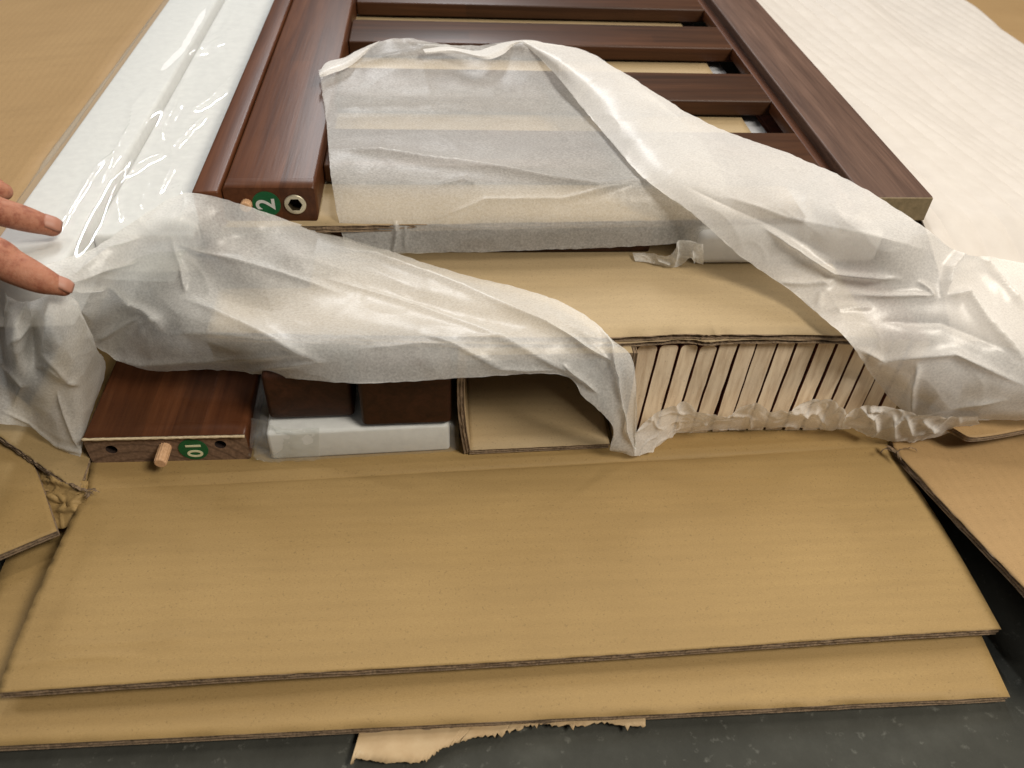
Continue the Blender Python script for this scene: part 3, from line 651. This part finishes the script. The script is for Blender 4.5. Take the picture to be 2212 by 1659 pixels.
# ------------------------------------------------------------------ ribbed foam sheet on the right
cols = []
for i in range(13):
    s = i/12; y = .005+.965*s; cols.append([V((.5512, y, .130-.004*(1-s))), V((.566, y, .128)), V((.60, y, .120+.004*math.sin(s*9))), V((.66, y, .106+.007*math.sin(s*7+1))), V((.74, y, .090+.008*math.sin(s*8+2))), V((.82, y, .070+.007*math.sin(s*6))), V((.90+.02*s, y, .050)), V((.985+.03*s, y, .034))])
G = grid_points(cols, 420, 290)
st_dir = V((math.cos(.42), math.sin(.42)))      # across the ribs
for c in G:
    for p in c:
        k = p.x*st_dir.x+p.y*st_dir.y*.38
        w3 = .0025*noise.noise(V((p.x*9, p.y*9, 1)))
        p.z += -.045*max(0, (.10-p.y)/.1)**1.3+.0042*abs(math.sin(math.pi*(k+w3)/.0230))*(.6+.7*noise.noise(V((p.x*14, p.y*14, 5)))) + .004*noise.noise(V((p.x*7+p.y*5, p.y*3, 9)))
fsheet = link('ribbed_foam_sheet', grid_mesh('ribbed_foam_sheet', G), M_FOAM_PINK)
sol = fsheet.modifiers.new('t', 'SOLIDIFY'); sol.thickness = .0015; sol.offset = -1
tag(fsheet, 'rippled warm white ribbed foam sheet draped beside the greyish stile', 'foam sheet')

# ------------------------------------------------------------------ tissue paper
def z6(pts): return [((2682+x*.6103)/1.8228, (900+y*.6103)/1.8228) for x, y in pts]
def z2(pts): return [((1300+x*.6103)/1.8228, y*.6103/1.8228) for x, y in pts]
def z5(pts): return [((1300+x*.6103)/1.8228, (900+y*.6103)/1.8228) for x, y in pts]
def z4(pts): return [((x*.6103)/1.8228, (900+y*.6103)/1.8228) for x, y in pts]
# upper sheet: lies over the slats, folded back along its right side
tu = empty('tissue_sheet', (.3, .2, .145)); tag(tu, 'torn translucent tissue sheet draped over the slatted panel, folded back and trailing to the right', 'tissue paper')
main = [[(688, 152, .152), (700, 225, .149), (710, 318, .1495), (714, 380, .146), (728, 460, .128), (748, 540, .104)],
        [(762, 120, .155), (772, 215, .1475), (780, 305, .1485), (785, 385, .143), (795, 465, .127), (800, 545, .102)],
        [(850, 84, .163), (870, 205, .1455), (880, 305, .147), (890, 395, .141), (900, 468, .1265), (910, 547, .100)],
        [(1000, 100, .153), (1010, 205, .144), (1030, 305, .146), (1040, 400, .142), (1050, 470, .127), (1060, 543, .101)],
        [(1130, 90, .163), (1150, 200, .144), (1180, 300, .145), (1210, 390, .142), (1220, 465, .127), (1230, 538, .102)],
        [(1240, 106, .161), (1290, 200, .144), (1330, 300, .144), (1370, 387, .142), (1390, 460, .1275), (1400, 530, .104)],
        [(1330, 150, .157), (1420, 215, .1455), (1500, 290, .1455), (1560, 375, .1435), (1580, 450, .130), (1572, 521, .110)]]
G = crumple(grid_points(main, 230, 150), [
    (z2([(0, 965), (300, 985), (700, 1045), (1050, 1090), (1400, 1160), (1730, 1205), (2050, 1150)]), .0045, 10),
    (z2([(690, 1410), (1000, 1290), (1500, 1285), (2060, 1160)]), .003, 6), (z2([(0, 480), (350, 380), (600, 330), (900, 330), (1030, 370)]), .0035, 7),
    (z2([(470, 245), (600, 320), (900, 350)]), .003, 6), (z2([(1030, 370), (1150, 300), (1290, 320)]), .003, 6), (z2([(560, 410), (800, 380), (1000, 350)]), .0018, 10),
    (z2([(420, 1420), (430, 1500), (400, 1650)]), .003, 6), (z2([(490, 1450), (480, 1600)]), .0015, 6), (z2([(10, 760), (400, 745), (900, 740)]), -.0012, 18),
    (z2([(0, 700), (500, 690), (1000, 660)]), .0012, 14), (z2([(700, 1200), (860, 1160), (950, 1200)]), .0018, 6)],
    amp=.0003, scale=45, ridge=.00022, rscale=16, seed=1, edge=.0005)
child(link('main_layer', grid_mesh('main_layer', G), M_TISSUE_A), tu)
def rim(nm, up, lo, z, seed):
    U, L = z2(up), z2(lo); cols = [[(*a, z+.0015), ((a[0]+b[0])/2, (a[1]+b[1])/2, z+.003), (*b, z+.0008)] for a, b in zip(U, L)]
    G = crumple(grid_points(cols, 60, 12), (), amp=.0003, scale=60, seed=seed, edge=.0003)
    return child(link(nm, grid_mesh(nm, G), M_TISSUE_W), tu)
rim('curled_rim', [(-75, 470), (-20, 400), (90, 372), (200, 315), (322, 262)], [(-65, 500), (0, 478), (130, 425), (230, 345), (322, 264)], .156, 1)
rim('curled_rim', [(600, 318), (760, 300), (930, 328), (1050, 295), (1180, 262), (1300, 260), (1400, 282), (1500, 303)], [(620, 350), (800, 342), (1000, 382), (1110, 355), (1200, 285), (1310, 282), (1400, 292), (1500, 305)], .160, 2)
strip = [[(1128, 90, .1635), (1131, 89, .164), (1134, 88, .164), (1137, 88, .164)],
         [(1185, 145, .1555), (1205, 132, .1615), (1232, 118, .163), (1250, 106, .1615)],
         [(1238, 208, .1490), (1275, 185, .157), (1310, 160, .160), (1335, 151, .1575)],
         [(1300, 282, .1470), (1345, 248, .155), (1395, 212, .158), (1425, 206, .1530)],
         [(1390, 385, .1450), (1440, 350, .152), (1490, 300, .155), (1530, 268, .1515)],
         [(1500, 465, .134), (1570, 430, .145), (1650, 380, .153), (1700, 331, .1500)],
         [(1600, 553, .114), (1690, 510, .132), (1790, 450, .1525), (1850, 399, .1525)],
         [(1722, 640, .101), (1810, 590, .116), (1910, 530, .142), (1990, 486, .1480)],
         [(1832, 738, .0945), (1900, 680, .103), (1990, 612, .120), (2068, 545, .133)],
         [(1892, 822, .052), (1975, 765, .085), (2070, 680, .106), (2170, 560, .122)],
         [(1962, 893, .026), (2065, 850, .060), (2170, 760, .090), (2290, 600, .112)],
         [(2070, 906, .032), (2180, 880, .050), (2280, 820, .074), (2400, 690, .096)],
         [(2300, 905, .034), (2360, 900, .046), (2440, 860, .058), (2560, 780, .070)]]
G = crumple(grid_points(strip, 330, 130), [
    (z6([(540, 0), (760, 130), (990, 290), (1200, 305), (1410, 320)]), .0055, 9), (z6([(620, 350), (800, 358), (970, 345)]), .0030, 6), (z6([(1000, 440), (1250, 435), (1500, 430), (1640, 440)]), .0040, 8),
    (z6([(960, 540), (1100, 515), (1230, 510)]), .0030, 6), (z6([(1690, 440), (1720, 250), (1800, 140), (1960, 135)]), .0065, 10), (z6([(1700, 440), (1830, 415), (1960, 600), (2212, 850)]), .0065, 12),
    (z6([(1140, 780), (1300, 830), (1530, 815), (1760, 805), (2212, 1010)]), .0050, 10), (z6([(1530, 860), (1500, 1000), (1490, 1200)]), .0045, 9), (z6([(1530, 340), (1600, 400), (1620, 440)]), .0030, 6), (z6([(1900, 170), (2000, 300), (2212, 520)]), .006, 14),
    (z6([(1300, 600), (1700, 610), (2100, 780)]), -.003, 16), (z6([(1460, 1220), (1700, 1150), (2100, 1100)]), .003, 10), (z6([(1000, 300), (900, 420), (880, 520)]), .002, 8),
    (z2([(1750, 1400), (2050, 1150)]), .002, 6), ([(1480, 400), (1650, 480), (1800, 560)], -.002, 22), ([(1560, 420), (1700, 470), (1850, 500), (2000, 540)], .002, 16)],
    amp=.0004, scale=40, ridge=.0006, rscale=15, seed=2, edge=.0005)
o = child(link('folded_layer', grid_mesh('folded_layer', G), M_TISSUE_W), tu)

# lower sheet: pinched by the hand, fanned over the rail and the cardboard sheet
tl2 = empty('tissue_sheet', (.15, .05, .08)); tag(tl2, 'translucent tissue sheet pinched by the hand and twisted across the tube opening', 'tissue paper')
fan = [[(92, 572, .1335), (108, 590, .1325), (126, 610, .131), (142, 624, .129), (150, 634, .124), (140, 650, .114)],
       [(150, 556, .137), (158, 580, .134), (165, 602, .130), (168, 622, .124), (166, 645, .114), (160, 670, .100)],
       [(215, 530, .138), (218, 565, .134), (215, 598, .126), (208, 628, .114), (200, 665, .098), (185, 705, .078)],
       [(300, 470, .147), (302, 522, .136), (300, 572, .120), (290, 625, .104), (262, 685, .082), (212, 750, .055)],
       [(385, 422, .1530), (378, 482, .146), (385, 545, .1235), (388, 620, .109), (372, 700, .0935), (320, 797, .044)],
       [(440, 420, .1525), (432, 488, .141), (440, 555, .1215), (445, 635, .106), (440, 712, .0945), (400, 798, .046)],
       [(530, 444, .1455), (520, 510, .129), (525, 580, .118), (530, 660, .099), (530, 725, .0945), (510, 800, .050)],
       [(650, 486, .122), (645, 545, .1195), (645, 612, .108), (645, 682, .100), (645, 748, .0935), (640, 818, .066)],
       [(820, 537, .1035), (820, 590, .1035), (825, 642, .099), (830, 702, .101), (830, 762, .093), (800, 828, .074)],
       [(1000, 592, .0965), (1000, 640, .103), (1000, 686, .099), (1000, 732, .101), (1000, 776, .093), (1000, 816, .078)],
       [(1180, 640, .0955), (1190, 682, .101), (1195, 717, .098), (1200, 752, .093), (1210, 782, .086), (1210, 808, .077)],
       [(1262, 680, .0955), (1272, 718, .099), (1278, 758, .091), (1283, 800, .079), (1278, 840, .068), (1262, 858, .063)],
       [(1325, 735, .094), (1332, 772, .087), (1334, 812, .075), (1332, 852, .062), (1325, 895, .049), (1318, 913, .043)],
       [(1366, 775, .083), (1367, 820, .070), (1364, 862, .055), (1352, 902, .039), (1338, 932, .028), (1324, 947, .024)],
       [(1376, 872, .052), (1374, 912, .036), (1371, 942, .022), (1360, 962, .015), (1344, 968, .013), (1317, 970, .012)],
       [(1373, 950, .020), (1372, 968, .012), (1370, 983, .0065), (1360, 982, .0065), (1345, 978, .0075), (1322, 973, .009)]]
G = crumple(grid_points(fan, 330, 130), [
    (z4([(700, 370), (800, 440), (950, 530), (1030, 590), (1060, 660)]), .0055, 8), (z4([(470, 400), (690, 375)]), .003, 5), (z4([(460, 350), (700, 250), (900, 200)]), .003, 9), (z4([(480, 300), (700, 130), (900, 60)]), .002, 8),
    (z4([(1100, 60), (1170, 250), (1200, 420)]), .003, 8), (z4([(1200, 460), (1500, 600), (1800, 720), (2090, 860)]), .0045, 9), (z4([(1130, 90), (1500, 200), (1800, 290), (2212, 430)]), .0035, 9),
    (z4([(1040, 690), (1250, 660), (1600, 690), (2000, 780)]), .002, 12), (z4([(640, 800), (900, 870), (1150, 850), (1500, 830), (2000, 800)]), .003, 10), (z4([(620, 720), (780, 640), (950, 560)]), .003, 7), (z4([(900, 700), (940, 620), (1050, 560)]), .002, 7),
    (z5([(0, 110), (300, 190), (700, 330), (1000, 460), (1400, 620), (1700, 780), (1840, 860)]), .0045, 8), (z5([(0, 330), (500, 500), (900, 640), (1100, 720), (1400, 850), (1560, 930)]), .0035, 9), (z5([(600, 690), (800, 750), (1100, 890), (1450, 910)]), .003, 7),
    (z5([(820, 700), (1100, 720), (1300, 800)]), .002, 6), (z5([(1500, 870), (1600, 950), (1720, 1060)]), .003, 6), (z5([(1700, 620), (1800, 760), (1850, 950), (1860, 1150), (1960, 1440)]), .0045, 6), (z5([(200, 780), (600, 740), (800, 760)]), .0015, 9), (z4([(1600, 920), (1700, 890), (2100, 850)]), .003, 8)],
    amp=.0003, scale=45, ridge=.0006, rscale=17, seed=4, edge=.0005)
child(link('fanned_layer', grid_mesh('fanned_layer', G), M_TISSUE), tl2)
hang = [[(-120, 590, .100), (-120, 700, .080), (-120, 800, .056), (-120, 900, .036)],
        [(-10, 618, .120), (-10, 705, .088), (-5, 805, .060), (0, 914, .030)],
        [(38, 650, .120), (30, 735, .100), (40, 825, .062), (70, 924, .022)],
        [(72, 648, .126), (72, 725, .088), (85, 828, .064), (105, 950, .014)],
        [(105, 636, .131), (112, 722, .108), (120, 835, .062), (140, 975, .008)],
        [(145, 638, .127), (158, 722, .100), (170, 842, .056), (170, 985, .006)],
        [(165, 655, .112), (190, 738, .086), (200, 822, .048), (174, 982, .006)],
        [(172, 672, .100), (200, 742, .078), (226, 800, .034), (180, 940, .010)]]
G = crumple(grid_points(hang, 150, 130), [
    (z4([(0, 880), (90, 930), (150, 1010), (80, 1150)]), .0024, 8), (z4([(200, 470), (190, 600), (60, 760)]), .0024, 8), (z4([(320, 440), (320, 600), (300, 800), (440, 980), (510, 1010)]), .0030, 9), (z4([(460, 450), (500, 560), (610, 770)]), .0024, 8),
    (z4([(230, 900), (300, 880), (420, 970)]), .0018, 7), (z4([(370, 1050), (420, 1200), (510, 1420)]), .0024, 6), (z4([(60, 390), (80, 470), (40, 560)]), .0024, 7), (z4([(130, 400), (170, 500), (150, 640)]), -.0018, 9), (z4([(0, 1170), (200, 1250), (370, 1400), (540, 1450)]), .002, 6)],
    amp=.0005, scale=45, ridge=.0004, rscale=14, seed=6, edge=.0005)
child(link('hanging_layer', grid_mesh('hanging_layer', G), M_TISSUE), tl2)

# torn strip along the feet of the slats
ts = [[(1370, 934, .024), (1370, 962, .014), (1369, 985, .0055)], [(1398, 905, .034), (1396, 940, .020), (1392, 981, .0055)], [(1430, 882, .044), (1426, 922, .026), (1418, 966, .0055)], [(1458, 873, .048), (1452, 908, .028), (1446, 943, .006)], [(1482, 868, .049), (1476, 902, .028), (1468, 932, .0055)],
      [(1515, 889, .039), (1520, 908, .022), (1520, 931, .0055)], [(1572, 890, .037), (1576, 908, .020), (1580, 927, .0055)], [(1632, 871, .045), (1636, 898, .024), (1640, 924, .0055)], [(1667, 890, .036), (1670, 908, .022), (1672, 923, .0055)],
      [(1712, 878, .041), (1712, 898, .024), (1710, 922, .0055)], [(1752, 865, .046), (1750, 890, .026), (1748, 924, .0055)], [(1795, 863, .046), (1800, 890, .030), (1796, 926, .0055)], [(1822, 878, .040), (1824, 900, .026), (1812, 914, .010)], [(1838, 884, .038), (1850, 908, .024), (1846, 924, .0065)],
      [(1872, 872, .044), (1890, 908, .026), (1884, 942, .0065)], [(1925, 880, .042), (1942, 918, .026), (1940, 955, .0065)], [(1985, 895, .040), (2000, 920, .026), (2005, 948, .010)], [(2050, 900, .040), (2055, 915, .030), (2070, 928, .020)], [(2110, 900, .040), (2112, 908, .035), (2116, 914, .030)]]
G = crumple(grid_points(ts, 300, 50), [
    (z6([(440, 1210), (450, 1290)]), .003, 5), (z6([(750, 1180), (870, 1160), (960, 1270)]), .004, 7), (z6([(1010, 1100), (1080, 1150), (1020, 1280)]), .004, 7), (z6([(1140, 1140), (1240, 1200), (1270, 1280), (1200, 1330)]), .005, 7), (z6([(1370, 1200), (1380, 1360)]), .003, 6), (z6([(1550, 1230), (1660, 1310)]), .003, 5),
    (z6([(80, 1150), (300, 1190), (0, 1290)]), .003, 6), (z6([(1200, 1150), (1300, 1170)]), .003, 5), (z6([(600, 1120), (690, 1170), (800, 1150)]), .003, 6), (z6([(1450, 1210), (1490, 1340)]), .003, 5)],
    amp=.0009, scale=60, ridge=.0016, rscale=40, seed=8, edge=.0006)
o = link('torn_tissue_strip', grid_mesh('torn_tissue_strip', G), M_TISSUE_W); tag(o, 'narrow torn strip of crinkled tissue along the feet of the pale slat ends', 'tissue paper')
# crumpled plastic tail beside the foam block
pl = [[(1366, 548, .0925), (1368, 556, .0925), (1372, 564, .0915)], [(1410, 546, .099), (1412, 558, .095), (1415, 570, .0915)], [(1445, 552, .102), (1448, 564, .096), (1452, 577, .0915)], [(1462, 520, .114), (1468, 545, .104), (1475, 570, .0925)], [(1485, 520, .116), (1490, 540, .108), (1492, 556, .100)], [(1502, 522, .116), (1505, 545, .106), (1504, 566, .095)], [(1520, 525, .116), (1520, 548, .106), (1520, 568, .096)]]
G = crumple(grid_points(pl, 70, 26), [([(1462, 520), (1455, 576)], .004, 4), ([(1420, 556), (1452, 572)], .003, 4), ([(1495, 540), (1500, 566)], .003, 4)], amp=.0008, scale=90, ridge=.0012, rscale=60, seed=9, edge=.0004)
o = link('plastic_tail', grid_mesh('plastic_tail', G), M_TISSUE); tag(o, 'crumpled scrap of clouded plastic beside the white foam block', 'plastic scrap')

# ------------------------------------------------------------------ hand
def hand():
    bm = bmesh.new()
    def tube(pts, rad, flat=.92, seg=18):
        P = spline(pts, len(pts)*7); R = spline([V((r, 0, 0)) for r in rad], len(pts)*7)
        prev = None; rows = []
        for i, p in enumerate(P):
            t = (P[min(i+1, len(P)-1)]-P[max(i-1, 0)]).normalized(); u = V((0, 0, 1)); u = (u-t*u.dot(t)).normalized(); s = t.cross(u)
            rows.append([bm.verts.new(p+(s*math.cos(2*math.pi*q/seg)+u*math.sin(2*math.pi*q/seg)*flat)*R[i].x) for q in range(seg)])
        for a, c in zip(rows, rows[1:]):
            for q in range(seg): bm.faces.new((a[q], a[(q+1) % seg], c[(q+1) % seg], c[q]))
        for rw, sg in ((rows[0], -1), (rows[-1], 1)): 
            bm.faces.new(rw)
        # round tips
        for p, r in ((P[0], R[0].x), (P[-1], R[-1].x)):
            g = bmesh.ops.create_uvsphere(bm, u_segments=16, v_segments=10, radius=r*.99)
            for v in g['verts']: v.co = v.co*1.0+p
        return P
    i_tip, i_dip, i_pip = onZ(112, 490, .1405), onZ(58, 474, .1470), onZ(-75, 436, .160)
    m_tip, m_dip, m_pip = onZ(136, 621, .1370), onZ(88, 604, .1430), onZ(-40, 545, .158)
    k_mcp = i_pip+V((-.043, -.006, .004)); w = k_mcp+V((-.085, -.045, .01))
    tube([i_tip, i_dip, i_dip.lerp(i_pip, .45), i_pip, k_mcp], [.0058, .0078, .0086, .0096, .0115])
    tube([m_tip, m_dip, m_dip.lerp(m_pip, .5), m_pip, m_pip+V((-.035, -.01, .0)), w+V((.035, .0, -.004))], [.0050, .0080, .0096, .0105, .0125, .015])
    t_pip = onZ(-10, 408, .1405); t_tip = onZ(8, 414, .1375)
    tube([t_tip, t_pip, t_pip+V((-.018, .002, .012)), k_mcp+V((-.004, .021, .002))], [.0055, .0072, .0085, .0115])
    r_mcp = k_mcp+V((-.010, .041, -.001)); tube([r_mcp+V((.030, .006, -.028)), r_mcp+V((.030, .004, -.010)), r_mcp+V((.018, .002, .006)), r_mcp], [.0055, .0075, .0085, .011])
    l_mcp = k_mcp+V((-.022, .058, -.005)); tube([l_mcp+V((.022, .005, -.026)), l_mcp+V((.022, .004, -.010)), l_mcp+V((.012, .002, .003)), l_mcp], [.0048, .0064, .0072, .0098])
    for mcp, rr in ((k_mcp, .0135), (k_mcp+V((-.004, .021, .002)), .0138), (r_mcp, .0132), (l_mcp, .012)):
        tube([mcp, mcp.lerp(w, .5)+V((0, .006, .003)), w+(mcp-k_mcp)*.35], [rr, rr*1.25, rr*1.4], .8)
    tube([w+V((.01, .012, 0)), w+V((-.06, -.015, .012)), w+V((-.20, -.06, .04))], [.024, .025, .033], .8, 24)
    o = from_bm('hand', bm, M_SKIN, None, True)
    r = o.modifiers.new('body', 'REMESH'); r.mode = 'VOXEL'; r.voxel_size = .0011; r.use_smooth_shade = True
    s = o.modifiers.new('smooth', 'SMOOTH'); s.iterations = 8; s.factor = .5
    def nail(tip, dip, r, tw, nm):
        t = (tip-dip).normalized(); u = (CAM-tip); u = V((0, 0, 1))*.8+V((.5, -.25, 0))*tw; u = (u-t*u.dot(t)).normalized(); s2 = t.cross(u)
        cols = []
        for i in range(9):
            a = (i/8-.5)*1.9; c = []
            for j in range(9):
                q = j/8; L = -.0050+.0098*q; wd = 1-.35*max(0, (q-.6)/.4)**2-.25*max(0, (.2-q)/.2)**2
                drop = .0026*max(0, q-.45)**2*3.2
                c.append(tip+t*L+(s2*math.sin(a*wd)+u*math.cos(a*wd))*(r*1.02)-u*drop)
            cols.append(c)
        n = link('fingernail', grid_mesh('fingernail', cols), M_NAIL, o); sl = n.modifiers.new('t', 'SOLIDIFY'); sl.thickness = .0006
    nail(i_tip, i_dip, .0062, .7, 'i'); nail(m_tip, m_dip, .0054, .6, 'm')
    tag(o, 'bare hand reaching in, fingertips pinching the tissue and resting on wrapped foam', 'hand')
hand()
